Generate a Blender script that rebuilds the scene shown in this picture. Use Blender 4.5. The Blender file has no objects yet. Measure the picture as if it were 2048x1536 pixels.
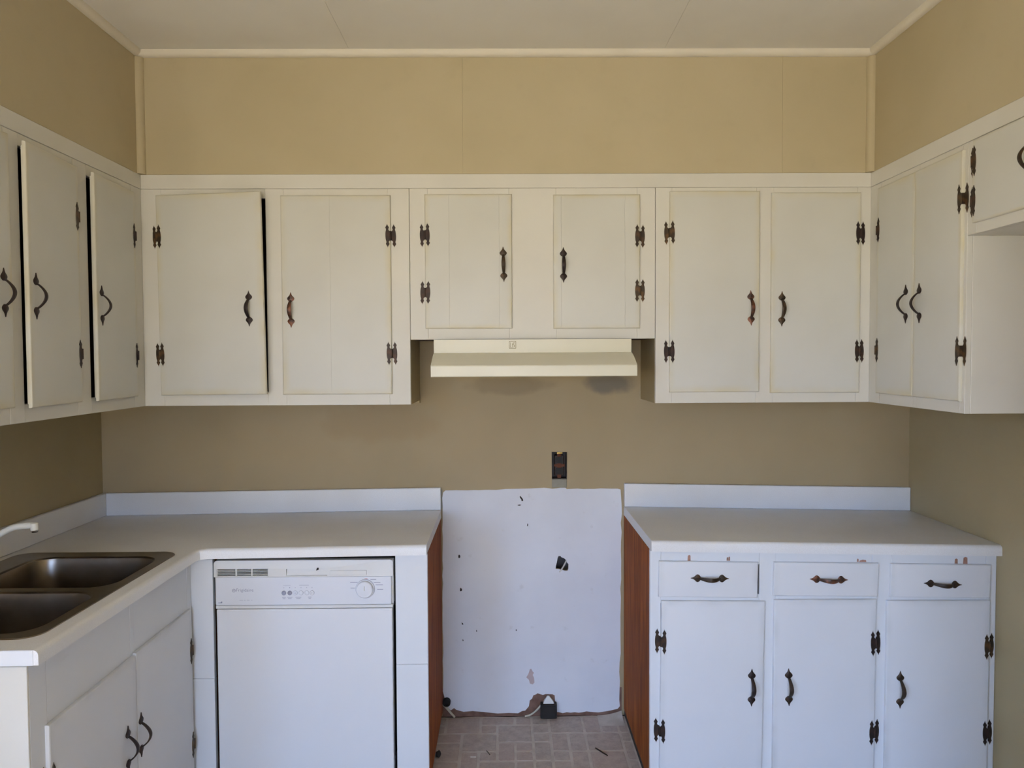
import bpy, bmesh, math, random
from mathutils import Vector, Matrix

random.seed(7)
SC = bpy.context.scene
COL = SC.collection
PI = math.pi

# ------------------------------------------------------------------ camera
F_PX, PITCH, YAW, ROLL = 1523.0, -0.0357, 0.0093, -0.0051
cam_d = bpy.data.cameras.new('camera')
cam_d.sensor_width = 36.0
cam_d.lens = F_PX / 2048.0 * 36.0
cam_d.clip_start = 0.02
cam = bpy.data.objects.new('camera', cam_d)
COL.objects.link(cam)
fwd = Vector((math.sin(YAW) * math.cos(PITCH), math.cos(YAW) * math.cos(PITCH), math.sin(PITCH)))
rgt = Vector((math.cos(YAW), -math.sin(YAW), 0.0))
upv = rgt.cross(fwd)
r2 = math.cos(ROLL) * rgt + math.sin(ROLL) * upv
u2 = -math.sin(ROLL) * rgt + math.cos(ROLL) * upv
m = Matrix((r2, u2, -fwd)).transposed().to_4x4()
m.translation = Vector((0.0, -3.3084, 1.5853))
cam.matrix_world = m
SC.camera = cam

# ------------------------------------------------------------------ room dimensions (metres)
XL, XR = -1.75, 1.77            # side walls
Y_REAR = -7.0                   # wall behind the camera
Z_CEIL = 2.765
YU = -0.325                     # front of the upper cabinets on the back wall
XLF, XRF = -1.406, 1.434        # front of the upper cabinets on the side walls
ZU0, ZU1, ZF = 1.400, 2.240, 2.296
YF = -0.605                     # front of base cabinets on the back wall
OPEN_X0, OPEN_X1, OPEN_Z0, OPEN_Z1 = -1.5, 0.7, 0.05, 2.10   # window opening behind the camera
SIDE_Y0, SIDE_Y1, SIDE_Z0, SIDE_Z1 = -5.0, -3.1, 0.75, 2.15        # window in the sink side wall, beside the camera

# ------------------------------------------------------------------ light
w = bpy.data.worlds.new('daylight')
SC.world = w
w.use_nodes = True
wn = w.node_tree
wn.nodes.clear()
w_out = wn.nodes.new('ShaderNodeOutputWorld')
w_bg = wn.nodes.new('ShaderNodeBackground')
w_tc = wn.nodes.new('ShaderNodeTexCoord')
w_sep = wn.nodes.new('ShaderNodeSeparateXYZ')
w_ramp = wn.nodes.new('ShaderNodeValToRGB')
w_map = wn.nodes.new('ShaderNodeMapRange')
w_map.inputs['From Min'].default_value = -1.0
w_map.inputs['From Max'].default_value = 1.0
wn.links.new(w_tc.outputs['Generated'], w_sep.inputs[0])
wn.links.new(w_sep.outputs['Z'], w_map.inputs['Value'])
wn.links.new(w_map.outputs[0], w_ramp.inputs[0])
wn.links.new(w_ramp.outputs[0], w_bg.inputs[0])
wn.links.new(w_bg.outputs[0], w_out.inputs[0])
w_ramp.color_ramp.elements[0].position = 0.485     # sunlit ground and garden below the horizon
w_ramp.color_ramp.elements[0].color = (0.80, 0.74, 0.60, 1)
w_ramp.color_ramp.elements[1].position = 0.525     # open sky above it
w_ramp.color_ramp.elements[1].color = (0.58, 0.86, 1.45, 1)
w_bg.inputs[1].default_value = 9.0


def portal(name, loc, rot, sx, sy):
    pl = bpy.data.lights.new(name, 'AREA')
    pl.shape = 'RECTANGLE'
    pl.size = sx
    pl.size_y = sy
    pl.cycles.is_portal = True
    plo = bpy.data.objects.new(name, pl)
    plo.location = loc
    plo.rotation_euler = rot
    COL.objects.link(plo)


portal('rear_window_portal', ((OPEN_X0 + OPEN_X1) / 2, Y_REAR - 0.02, (OPEN_Z0 + OPEN_Z1) / 2), (PI / 2, 0, PI), OPEN_X1 - OPEN_X0, OPEN_Z1 - OPEN_Z0)
portal('side_window_portal', (XL - 0.02, (SIDE_Y0 + SIDE_Y1) / 2, (SIDE_Z0 + SIDE_Z1) / 2), (PI / 2, 0, -PI / 2 + PI), SIDE_Y1 - SIDE_Y0, SIDE_Z1 - SIDE_Z0)

sun_d = bpy.data.lights.new('sun', 'SUN')
sun_d.energy = 32.0
sun_d.color = (1.0, 0.88, 0.70)
sun_d.angle = 0.01
sun = bpy.data.objects.new('sun', sun_d)
sd = Vector((0.52, 0.10, -0.85)).normalized()      # comes in through the side window behind the camera
sun.rotation_euler = sd.to_track_quat('-Z', 'Y').to_euler()
sun.location = (-6, -4, 6)
COL.objects.link(sun)

SC.view_settings.view_transform = 'Standard'
SC.view_settings.look = 'None'
SC.view_settings.gamma = 1.0
SC.view_settings.exposure = 0.15
SC.view_settings.use_curve_mapping = False
SC.cycles.diffuse_bounces = 4
SC.cycles.glossy_bounces = 3
SC.cycles.transmission_bounces = 1
SC.cycles.max_bounces = 6
SC.cycles.caustics_reflective = False
SC.cycles.use_adaptive_sampling = True
SC.cycles.adaptive_threshold = 0.12
SC.cycles.adaptive_min_samples = 20
SC.cycles.use_denoising = True


# ------------------------------------------------------------------ materials
def lin(c):
    return tuple((v / 255 / 12.92) if v / 255 <= 0.04045 else ((v / 255 + 0.055) / 1.055) ** 2.4 for v in c)


class N:
    """small node-tree helper"""
    def __init__(self, name):
        self.m = bpy.data.materials.new(name)
        self.m.use_nodes = True
        self.t = self.m.node_tree
        self.b = self.t.nodes['Principled BSDF']

    def new(self, typ, **kw):
        n = self.t.nodes.new(typ)
        for k, v in kw.items():
            if k in n.inputs:
                n.inputs[k].default_value = v
            else:
                setattr(n, k, v)
        return n

    def link(self, a, b):
        self.t.links.new(a, b)

    def coord(self, kind='Object', scale=(1, 1, 1)):
        tc = self.new('ShaderNodeTexCoord')
        mp = self.new('ShaderNodeMapping')
        mp.inputs['Scale'].default_value = scale
        self.link(tc.outputs[kind], mp.inputs[0])
        return mp.outputs[0]

    def noise(self, scale=5, detail=3, vec=None, rough=0.55):
        n = self.new('ShaderNodeTexNoise')
        n.inputs['Scale'].default_value = scale
        n.inputs['Detail'].default_value = detail
        n.inputs['Roughness'].default_value = rough
        if vec is not None:
            self.link(vec, n.inputs['Vector'])
        return n.outputs['Fac']

    def rng(self, v, a, b, c=0.0, d=1.0):
        n = self.new('ShaderNodeMapRange')
        n.interpolation_type = 'SMOOTHSTEP'
        n.inputs['From Min'].default_value = a
        n.inputs['From Max'].default_value = b
        n.inputs['To Min'].default_value = c
        n.inputs['To Max'].default_value = d
        self.link(v, n.inputs['Value'])
        return n.outputs[0]

    def mix(self, fac, a, b):
        n = self.new('ShaderNodeMix')
        n.data_type = 'RGBA'
        for s, v in ((0, fac), (6, a), (7, b)):
            if hasattr(v, 'links'):
                self.link(v, n.inputs[s])
            else:
                n.inputs[s].default_value = v if s == 0 else (*v[:3], 1)
        return n.outputs[2]

    def math(self, op, a, b=0.5):
        n = self.new('ShaderNodeMath')
        n.operation = op
        for s, v in ((0, a), (1, b)):
            if hasattr(v, 'links'):
                self.link(v, n.inputs[s])
            else:
                n.inputs[s].default_value = v
        return n.outputs[0]

    def bump(self, h, strength=0.2, dist=0.002):
        n = self.new('ShaderNodeBump')
        n.inputs['Strength'].default_value = strength
        n.inputs['Distance'].default_value = dist
        self.link(h, n.inputs['Height'])
        self.link(n.outputs[0], self.b.inputs['Normal'])

    def done(self, color=None, rough=0.5, metal=0.0, spec=None):
        if color is not None:
            if hasattr(color, 'links'):
                self.link(color, self.b.inputs['Base Color'])
            else:
                self.b.inputs['Base Color'].default_value = (*color[:3], 1)
        self.b.inputs['Roughness'].default_value = rough
        self.b.inputs['Metallic'].default_value = metal
        if spec is not None:
            self.b.inputs['Specular IOR Level'].default_value = spec
        return self.m


def paint(name, rgb, rgb2=None, rough=0.45, var=0.35, scale=3.0, bump=0.12, grime=None, spec=0.4):
    n = N(name)
    v = n.coord('Object')
    a, b = lin(rgb), lin(rgb2 or tuple(int(c * 0.93) for c in rgb))
    c = n.mix(n.rng(n.noise(scale, 2, v), 0.35, 0.75, 0, var * 2), a, b)
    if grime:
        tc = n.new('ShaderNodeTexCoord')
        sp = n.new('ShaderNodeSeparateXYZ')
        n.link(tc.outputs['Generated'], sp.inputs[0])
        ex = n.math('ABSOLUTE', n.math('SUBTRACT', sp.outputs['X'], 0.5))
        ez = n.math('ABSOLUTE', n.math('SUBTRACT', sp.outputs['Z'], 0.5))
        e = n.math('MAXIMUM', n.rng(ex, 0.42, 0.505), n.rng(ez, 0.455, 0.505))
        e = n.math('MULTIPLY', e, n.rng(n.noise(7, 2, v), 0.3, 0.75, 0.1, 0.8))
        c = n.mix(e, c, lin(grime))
    if bump > 0.2:
        n.bump(n.noise(60, 2, v), bump, 0.001)
    return n.done(c, rough, spec=spec)


M = {}
M['cream'] = paint('cream_paint', (216, 213, 204), (208, 204, 193), 0.42)
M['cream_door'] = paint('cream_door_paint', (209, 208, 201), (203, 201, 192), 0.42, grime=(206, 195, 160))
M['white'] = paint('white_paint', (222, 224, 227), (216, 218, 221), 0.42, var=0.25)
M['white_door'] = paint('white_door_paint', (222, 223, 226), (216, 217, 220), 0.42, var=0.25, grime=(200, 202, 204))
M['ceiling'] = paint('ceiling_paint', (228, 224, 214), (222, 217, 206), 0.7, bump=0.05)
M['trim'] = paint('trim_paint', (226, 218, 200), None, 0.5)
M['tan_trim'] = paint('tan_trim_paint', (182, 168, 140), None, 0.6)
M['interior'] = paint('cabinet_interior', (70, 58, 46), None, 0.8)
M['scrape'] = paint('scraped_wood', (170, 128, 110), (120, 90, 78), 0.8, scale=40)


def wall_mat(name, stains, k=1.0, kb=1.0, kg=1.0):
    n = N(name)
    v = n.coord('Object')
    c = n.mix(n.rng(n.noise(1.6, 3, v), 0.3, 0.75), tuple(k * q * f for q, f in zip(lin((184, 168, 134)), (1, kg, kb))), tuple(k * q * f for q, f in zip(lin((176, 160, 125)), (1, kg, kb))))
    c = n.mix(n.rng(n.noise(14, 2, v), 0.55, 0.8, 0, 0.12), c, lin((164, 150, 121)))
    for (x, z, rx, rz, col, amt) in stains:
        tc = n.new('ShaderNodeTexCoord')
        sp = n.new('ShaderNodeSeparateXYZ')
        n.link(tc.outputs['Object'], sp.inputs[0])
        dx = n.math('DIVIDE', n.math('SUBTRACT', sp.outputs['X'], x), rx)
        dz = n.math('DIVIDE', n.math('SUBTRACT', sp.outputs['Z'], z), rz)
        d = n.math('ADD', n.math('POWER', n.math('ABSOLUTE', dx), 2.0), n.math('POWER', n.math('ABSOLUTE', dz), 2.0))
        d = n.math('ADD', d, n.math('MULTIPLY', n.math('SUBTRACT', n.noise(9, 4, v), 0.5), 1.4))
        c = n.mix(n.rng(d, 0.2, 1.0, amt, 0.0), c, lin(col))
    return n.done(c, 0.6, spec=0.35)


M['tan'] = wall_mat('tan_paint_dim', [], 0.92, 0.95)  # same tan paint, darkened for the dimmer light on the lower walls
M['tan_lit'] = wall_mat('tan_paint_lit', [], 1.10, 1.12, 1.04)  # same tan paint again, lightened so the colour carries the soffit's light
M['tan_stained'] = wall_mat('tan_paint_dim_greasy', [
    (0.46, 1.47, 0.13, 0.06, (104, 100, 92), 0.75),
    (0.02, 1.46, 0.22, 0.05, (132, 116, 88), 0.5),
    (-0.55, 1.30, 0.30, 0.10, (160, 134, 92), 0.35)], 0.88, 0.92, 0.96)  # grease marks over the tan paint, its base darkened for dimmer light

n = N('bare_white_wallboard')
v = n.coord('Object')
c = n.mix(n.rng(n.noise(2.2, 4, v), 0.3, 0.7), lin((226, 227, 231)), lin((216, 217, 222)))
c = n.mix(n.rng(n.noise(22, 4, v), 0.62, 0.8, 0, 0.25), c, lin((170, 160, 150)))
n.bump(n.noise(45, 3, v), 0.15, 0.002)
M['wallboard'] = n.done(c, 0.65)
M['torn'] = paint('torn_brown_paper', (128, 98, 84), (92, 66, 56), 0.9, scale=25, bump=0.5)
M['pale_patch'] = paint('pink_torn_patch', (192, 172, 168), (176, 160, 160), 0.9, scale=25)
M['old_paint'] = paint('old_grey_paint', (150, 146, 132), (136, 130, 116), 0.8, scale=25)
M['hole'] = paint('dark_wall_cavity', (112, 107, 102), None, 1.0)

n = N('laminate_top')
v = n.coord('Object')
c = n.mix(n.rng(n.noise(420, 1, v), 0.4, 0.62), lin((233, 234, 236)), lin((227, 227, 228)))
c = n.mix(n.rng(n.noise(2.5, 3, v), 0.35, 0.75, 0, 0.4), c, lin((216, 211, 204)))
M['laminate'] = n.done(c, 0.38, spec=0.45)

n = N('bronze_hardware')
v = n.coord('Object')
oi = n.new('ShaderNodeObjectInfo')
rnd = oi.outputs['Random']
base = n.mix(n.rng(rnd, 0.2, 0.8), lin((50, 40, 38)), lin((66, 54, 42)))
worn = n.mix(n.rng(rnd, 0.3, 0.9), lin((92, 60, 46)), lin((112, 82, 52)))
fac = n.math('MULTIPLY', n.rng(n.noise(38, 3, v), 0.48, 0.68), n.rng(rnd, 0.1, 0.9, 0.15, 0.75))
c = n.mix(fac, base, worn)
M['bronze'] = n.done(c, 0.48, 0.45, spec=0.4)
n = N('copper_worn_hardware')
v = n.coord('Object')
c = n.mix(n.rng(n.noise(30, 3, v), 0.35, 0.6), lin((62, 48, 42)), lin((122, 78, 58)))
M['copper'] = n.done(c, 0.45, 0.45)

n = N('stained_wood_panel')
v = n.coord('Object', (1, 9, 0.7))
g = n.noise(6, 6, v, 0.65)
c = n.mix(n.rng(g, 0.3, 0.7), lin((176, 98, 40)), lin((120, 60, 24)))
c = n.mix(n.rng(n.noise(3, 3, n.coord('Object', (1, 2, 0.3))), 0.5, 0.75, 0, 0.6), c, lin((98, 46, 18)))
M['wood'] = n.done(c, 0.7, spec=0.15)

n = N('stainless_steel')
v = n.coord('Object', (1, 1, 1))
g = n.noise(220, 2, n.coord('Object', (0.08, 1, 1)))
n.bump(g, 0.04, 0.0005)
c = n.mix(n.rng(n.noise(9, 3, v), 0.3, 0.7), lin((150, 142, 132)), lin((132, 124, 114)))
M['steel'] = n.done(c, 0.3, 1.0)
M['drain'] = N('drain_steel').done(lin((120, 118, 114)), 0.25, 1.0)

M['enamel'] = paint('white_enamel', (222, 223, 226), (218, 219, 222), 0.3, var=0.2, bump=0.0)
M['dw_plastic'] = paint('dishwasher_plastic', (218, 217, 214), (212, 211, 208), 0.4, var=0.2, bump=0.0)
M['dw_panel'] = paint('dishwasher_panel', (220, 222, 228), None, 0.35, var=0.15, bump=0.0)
M['hood'] = paint('almond_enamel', (222, 217, 196), (214, 208, 184), 0.3, var=0.25, bump=0.0)
M['hood_mark'] = N('hood_emblem_line').done(lin((150, 140, 104)), 0.5)
M['ink'] = N('grey_print').done(lin((138, 140, 160)), 0.6)
M['ink_light'] = N('faint_print').done(lin((176, 178, 192)), 0.6)
M['ink_red'] = N('red_print').done(lin((196, 130, 130)), 0.6)
M['button'] = N('grey_button').done(lin((150, 150, 166)), 0.5)
M['dark'] = N('black_slot').done(lin((22, 21, 24)), 0.8)
M['black_plastic'] = paint('black_plastic', (34, 32, 30), (26, 24, 22), 0.7, scale=30, bump=0.3)
M['brown_plastic'] = paint('brown_receptacle', (52, 36, 28), (36, 26, 22), 0.5, scale=30, bump=0)
M['rust'] = N('rusty_strap').done(lin((104, 56, 34)), 0.7, 0.3)
M['brass'] = N('brass').done(lin((178, 150, 82)), 0.35, 0.9)
M['cable'] = paint('cable_sheath', (196, 188, 168), None, 0.6, bump=0)
M['white_plastic'] = paint('white_plastic', (216, 216, 210), None, 0.35, bump=0)
M['chrome'] = N('chrome').done(lin((170, 170, 170)), 0.15, 1.0)
M['toe'] = N('toe_kick_dark').done(lin((46, 42, 40)), 0.8)

n = N('vinyl_grout')
v = n.coord('Object')
c = n.mix(n.rng(n.noise(18, 5, v), 0.3, 0.7), lin((206, 198, 186)), lin((188, 180, 168)))
M['grout'] = n.done(c, 0.55)
n = N('vinyl_tile_print')
v = n.coord('Object')
oi = n.new('ShaderNodeObjectInfo')
c = n.mix(n.rng(n.noise(26, 6, v, 0.7), 0.3, 0.72), lin((194, 183, 171)), lin((166, 154, 144)))
c = n.mix(n.rng(oi.outputs['Random'], 0.1, 0.9, 0, 0.4), c, lin((182, 163, 152)))
c = n.mix(n.rng(n.noise(90, 3, v), 0.55, 0.75, 0, 0.5), c, lin((206, 196, 184)))
M['tile'] = n.done(c, 0.55)
M['dirt'] = N('dark_dirt').done(lin((48, 40, 36)), 0.9)
M['outside_frame'] = M['trim']


# ------------------------------------------------------------------ mesh helpers
def new_obj(name, me, mat=None, parent=None):
    if mat is not None and not me.materials:
        me.materials.append(M[mat] if isinstance(mat, str) else mat)
    o = bpy.data.objects.new(name, me)
    COL.objects.link(o)
    if parent is not None:
        o.parent = parent
    return o


def from_bm(name, bm, mat, parent=None, smooth=None):
    bmesh.ops.recalc_face_normals(bm, faces=bm.faces[:])
    me = bpy.data.meshes.new(name)
    bm.to_mesh(me)
    bm.free()
    if smooth is not None:
        me.shade_smooth()
        if smooth < 3.0:
            me.set_sharp_from_angle(angle=smooth)
    return new_obj(name, me, mat, parent)


def bm_box(bm, x0, x1, y0, y1, z0, z1, bev=0.0, seg=2, warp=None):
    r = bmesh.ops.create_cube(bm, size=1.0)
    vs = r['verts']
    for vv in vs:
        vv.co = Vector((x0 + (vv.co.x + .5) * (x1 - x0), y0 + (vv.co.y + .5) * (y1 - y0), z0 + (vv.co.z + .5) * (z1 - z0)))
        if warp:
            vv.co = Vector(warp(*vv.co))
    if bev > 0:
        es = list({e for vv in vs for e in vv.link_edges})
        bmesh.ops.bevel(bm, geom=es, offset=bev, segments=seg, profile=0.5, affect='EDGES')
    return vs


def box(name, x0, x1, y0, y1, z0, z1, mat, parent=None, bev=0.0015, seg=1, warp=None):
    bm = bmesh.new()
    bm_box(bm, x0, x1, y0, y1, z0, z1, bev, seg, warp)
    return from_bm(name, bm, mat, parent)


def loft(bm, rings, cap0=True, cap1=True, closed=True):
    """skin a list of equal-length vertex rings"""
    vr = [[bm.verts.new(p) for p in r] for r in rings]
    k = len(rings[0])
    for a, b in zip(vr[:-1], vr[1:]):
        for i in range(k if closed else k - 1):
            j = (i + 1) % k
            bm.faces.new((a[i], a[j], b[j], b[i]))
    if cap0:
        bm.faces.new(vr[0][::-1])
    if cap1:
        bm.faces.new(vr[-1])
    return vr


def fill_poly(bm, loops):
    """planar fill of an outer loop with holes (lists of BMVerts)"""
    es = []
    for lp in loops:
        for i in range(len(lp)):
            a, b = lp[i], lp[(i + 1) % len(lp)]
            e = bm.edges.get((a, b)) or bm.edges.new((a, b))
            es.append(e)
    bmesh.ops.triangle_fill(bm, use_beauty=True, use_dissolve=False, edges=es)


def plate(name, outer, holes, to3d, t, mat, parent=None):
    """flat plate: 2-D outline (+ holes) mapped by to3d(u, v, depth); depth 0 is the face, t the back"""
    bm = bmesh.new()
    fronts, backs = [], []
    for lp in [outer] + list(holes):
        a = [bm.verts.new(to3d(u, q, 0.0)) for u, q in lp]
        b = [bm.verts.new(to3d(u, q, t)) for u, q in lp]
        fronts.append(a)
        backs.append(b)
        for i in range(len(lp)):
            j = (i + 1) % len(lp)
            bm.faces.new((a[i], a[j], b[j], b[i]))
    fill_poly(bm, fronts)
    fill_poly(bm, backs)
    return from_bm(name, bm, mat, parent)


def open_box(name, x0, x1, y0, y1, z0, z1, t, mat, parent):
    """carcass: box open towards -y (front at y0), wall thickness t"""
    bm = bmesh.new()
    o0 = [(x0, y0, z0), (x1, y0, z0), (x1, y0, z1), (x0, y0, z1)]
    o1 = [(a, y1, b) for a, _, b in o0]
    i0 = [(x0 + t, y0, z0 + t), (x1 - t, y0, z0 + t), (x1 - t, y0, z1 - t), (x0 + t, y0, z1 - t)]
    i1 = [(a, y1 - t, b) for a, _, b in i0]
    loft(bm, [o1, o0, i0, i1])
    return from_bm(name, bm, mat, parent)


def tube(name, pts, r, mat, parent=None, seg=10, smooth=1.0):
    bm = bmesh.new()
    pts = [Vector(p) for p in pts]
    rings = []
    up = Vector((0.123, 0.31, 1)).normalized()
    for i, p in enumerate(pts):
        d = (pts[min(i + 1, len(pts) - 1)] - pts[max(i - 1, 0)]).normalized()
        a = d.cross(up).normalized()
        b = d.cross(a).normalized()
        rr = r[i] if isinstance(r, (list, tuple)) else r
        rings.append([p + rr * (math.cos(2 * PI * k / seg) * a + math.sin(2 * PI * k / seg) * b) for k in range(seg)])
    loft(bm, rings)
    return from_bm(name, bm, mat, parent, smooth)


def lathe(name, prof, mat, parent=None, seg=24, axis='z', at=(0, 0, 0), smooth=0.7):
    """prof: (radius, height) list, closed with caps"""
    bm = bmesh.new()
    rings = []
    for r, h in prof:
        ring = []
        for k in range(seg):
            a = 2 * PI * k / seg
            p = (r * math.cos(a), r * math.sin(a), h)
            if axis == 'y':
                p = (p[0], -h, p[1])
            ring.append((p[0] + at[0], p[1] + at[1], p[2] + at[2]))
        rings.append(ring)
    loft(bm, rings)
    return from_bm(name, bm, mat, parent, smooth)


def catmull(pts, n=6):
    P = [Vector(p) for p in pts]
    P = [P[0] * 2 - P[1]] + P + [P[-1] * 2 - P[-2]]
    out = []
    for i in range(1, len(P) - 2):
        for k in range(n):
            t = k / n
            a, b, c, d = P[i - 1:i + 3]
            out.append(0.5 * ((2 * b) + (c - a) * t + (2 * a - 5 * b + 4 * c - d) * t * t + (3 * b - a - 3 * c + d) * t ** 3))
    out.append(P[-2])
    return out


def rrect(x0, x1, y0, y1, r, seg=6):
    out = []
    for cx, cy, a0 in ((x1 - r, y1 - r, 0), (x0 + r, y1 - r, PI / 2), (x0 + r, y0 + r, PI), (x1 - r, y0 + r, 1.5 * PI)):
        for k in range(seg + 1):
            a = a0 + PI / 2 * k / seg
            out.append((cx + r * math.cos(a), cy + r * math.sin(a)))
    return out


def empty(name, loc, rotz=0.0):
    o = bpy.data.objects.new(name, None)
    o.empty_display_size = 0.1
    o.location = loc
    o.rotation_euler = (0, 0, rotz)
    COL.objects.link(o)
    return o


def tag(o, label, cat, group=None):
    o['label'] = label
    o['category'] = cat
    if group:
        o['group'] = group
    return o


def struct(o, label=None, cat=None):
    o['kind'] = 'structure'
    if label:
        o['label'] = label
    if cat:
        o['category'] = cat
    return o


# ------------------------------------------------------------------ the room
to_back = lambda u, q, d: (u, d, q)

HOLE_OUT = [(0.203, 1.013), (0.269, 1.013), (0.2695, 1.169), (0.2025, 1.170)]
HOLE_MID = [(0.2185, 0.655), (0.219, 0.668), (0.223, 0.682), (0.2265, 0.702), (0.231, 0.712), (0.240, 0.711), (0.2435, 0.706),
            (0.255, 0.702), (0.266, 0.691), (0.268, 0.683), (0.2745, 0.675), (0.2735, 0.655), (0.270, 0.647), (0.258, 0.6465),
            (0.245, 0.651), (0.230, 0.655)]
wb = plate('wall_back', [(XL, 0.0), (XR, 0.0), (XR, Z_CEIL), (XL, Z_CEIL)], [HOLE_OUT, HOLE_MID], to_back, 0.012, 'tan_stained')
struct(wb, 'tan painted back wall with a bare white patch between the counters', 'wall')
open_box('wall_cavity', -0.4, 0.65, 0.0125, 0.10, -0.001, 1.3, 0.004, 'hole', wb)

def ragged(p, q, nseg, amp, seed):
    rr = random.Random(seed)
    out = []
    for i in range(nseg):
        t = i / nseg
        out.append((p[0] + (q[0] - p[0]) * t + rr.uniform(-amp, amp) * (abs(q[1] - p[1]) > abs(q[0] - p[0])),
                    p[1] + (q[1] - p[1]) * t + rr.uniform(-amp, amp) * (abs(q[0] - p[0]) > abs(q[1] - p[1]))))
    return out

patch_out = (ragged((-0.275, 0.97), (-0.280, 0.08), 26, 0.0018, 1)
             + [(-0.262, 0.050), (-0.246, 0.040), (-0.232, 0.050), (-0.222, 0.042), (-0.19, 0.033)]
             + [(-0.15, 0.036), (-0.10, 0.031), (-0.04, 0.024), (0.01, 0.026), (0.05, 0.024), (0.068, 0.034), (0.082, 0.036), (0.098, 0.055), (0.102, 0.070), (0.112, 0.078),
                (0.118, 0.093), (0.130, 0.097), (0.136, 0.102), (0.142, 0.1), (0.160, 0.094), (0.172, 0.098), (0.202, 0.097), (0.212, 0.092), (0.214, 0.060), (0.219, 0.028)]
             + ragged((0.23, 0.025), (0.44, 0.028), 12, 0.003, 2) + [(0.46, 0.033), (0.49, 0.04), (0.500, 0.052)]
             + ragged((0.499, 0.07), (0.507, 0.98), 22, 0.003, 3)
             + [(0.503, 1.003)] + ragged((0.49, 1.008), (0.29, 1.007), 8, 0.0015, 4)
             + [(0.268, 1.006), (0.262, 1.0125), (0.240, 1.0125), (0.225, 1.010), (0.205, 1.008), (0.19, 1.0105), (0.17, 1.013), (0.11, 1.010), (0.0, 1.0085)]
             + ragged((-0.04, 1.004), (-0.24, 1.005), 8, 0.0012, 5) + [(-0.262, 1.004), (-0.272, 0.995)])
patch_out = [(a, b if b > 0.11 else b - 0.011 * (b < 0.056)) for a, b in patch_out]
bare = plate('bare_wallboard', patch_out, [HOLE_MID], lambda u, q, d: (u, -0.0022 + d, q), 0.0020, 'wallboard', wb)
bare['label'] = 'unpainted white wallboard where the range stood'
box('sole_plate', -0.284, 0.508, -0.0012, -0.0002, 0.0, 0.125, 'torn', wb, 0)
op = box('old_paint_strip', 0.2035, 0.2685, 0.004, 0.009, 1.013, 1.0495, 'old_paint', wb, 0)
box('old_paint_strip', -0.2865, -0.275, -0.0008, -0.0002, 0.925, 1.008, 'old_paint', wb, 0)

def blob(name, cx, cz, pts, mat, parent, y=-0.0026, t=0.0004):
    return plate(name, [(cx + a * 0.001, cz + b * 0.001) for a, b in pts], [], lambda u, q, d: (u, y + d, q), t, mat, parent)

blob('torn_patch', 0.107, 0.172, [(-4, 38), (2, 40), (8, 28), (14, 22), (8, 12), (14, 0), (16, -22), (8, -30), (-4, -26), (-8, -10), (-20, 2), (-12, 14), (-8, 24)], 'pale_patch', wb)
blob('torn_patch', 0.110, 0.945, [(-20, 10), (-10, 16), (0, 10), (8, 14), (10, 0), (4, -10), (0, -26), (-12, -30), (-14, -16), (-4, -6)], 'wallboard', wb)
for cx, cz, pts in (
        (0.068, 0.962, [(-6, 14), (-3, 16), (8, 2), (9, -6), (2, -7), (1, 0), (-5, 8)]),
        (0.060, 0.938, [(-9, 0), (0, 2), (9, 1), (3, -3), (-4, -3)]),
        (0.095, 0.850, [(-2, -5), (0, 7), (3, 4), (2, -5)])):
    blob('paper_tear', cx, cz, pts, 'dirt', wb)
for cx, cz, s in ((-0.204, 0.713, 1), (-0.198, 0.566, 1), (-0.191, 0.418, -1), (-0.190, 0.342, 0.3), (-0.130, 0.383, 0.25), (0.044, 0.385, 0.25)):
    k = 1.0 if abs(s) > 0.3 else 0.55
    blob('nail_hole', cx, cz, [(-4 * k, -6 * k), (0, -7 * k), (4 * k, -5 * k), (5 * s * k, 3 * k), (-1 * s * k, 9 * k), (-4 * k, 4 * k)], 'dirt', wb)
# taped seams of the wallboard
for x0, x1, z0, z1 in ((0.1875, 0.1895, 0.12, 0.98),):
    box('board_seam', x0, x1, -0.0027, -0.0021, z0, z1, 'wallboard', wb, 0)

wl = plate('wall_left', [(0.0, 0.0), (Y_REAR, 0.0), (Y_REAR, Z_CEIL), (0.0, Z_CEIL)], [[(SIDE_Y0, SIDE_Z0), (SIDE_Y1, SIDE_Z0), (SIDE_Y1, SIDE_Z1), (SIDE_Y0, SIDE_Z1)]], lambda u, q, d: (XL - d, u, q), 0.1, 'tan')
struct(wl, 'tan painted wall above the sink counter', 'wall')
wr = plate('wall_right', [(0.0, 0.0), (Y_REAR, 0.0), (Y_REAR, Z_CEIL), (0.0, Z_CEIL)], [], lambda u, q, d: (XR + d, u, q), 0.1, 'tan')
struct(wr, 'tan painted side wall beyond the drawer cabinet', 'wall')
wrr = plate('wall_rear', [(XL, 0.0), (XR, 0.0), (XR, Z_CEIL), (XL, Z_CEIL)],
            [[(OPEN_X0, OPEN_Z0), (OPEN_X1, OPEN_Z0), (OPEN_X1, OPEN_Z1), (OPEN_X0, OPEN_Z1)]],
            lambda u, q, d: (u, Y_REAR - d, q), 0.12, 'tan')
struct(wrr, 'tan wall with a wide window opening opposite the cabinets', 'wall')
pt = box('wall_light_block', 1.26, XR - .001, -2.02, -1.90, 0.0, Z_CEIL - .001, 'tan', None, 0)  # out of view, added to keep rear light off the right side
struct(pt, 'unseen tan stub wall added to shade the refrigerator place', 'wall')
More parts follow.
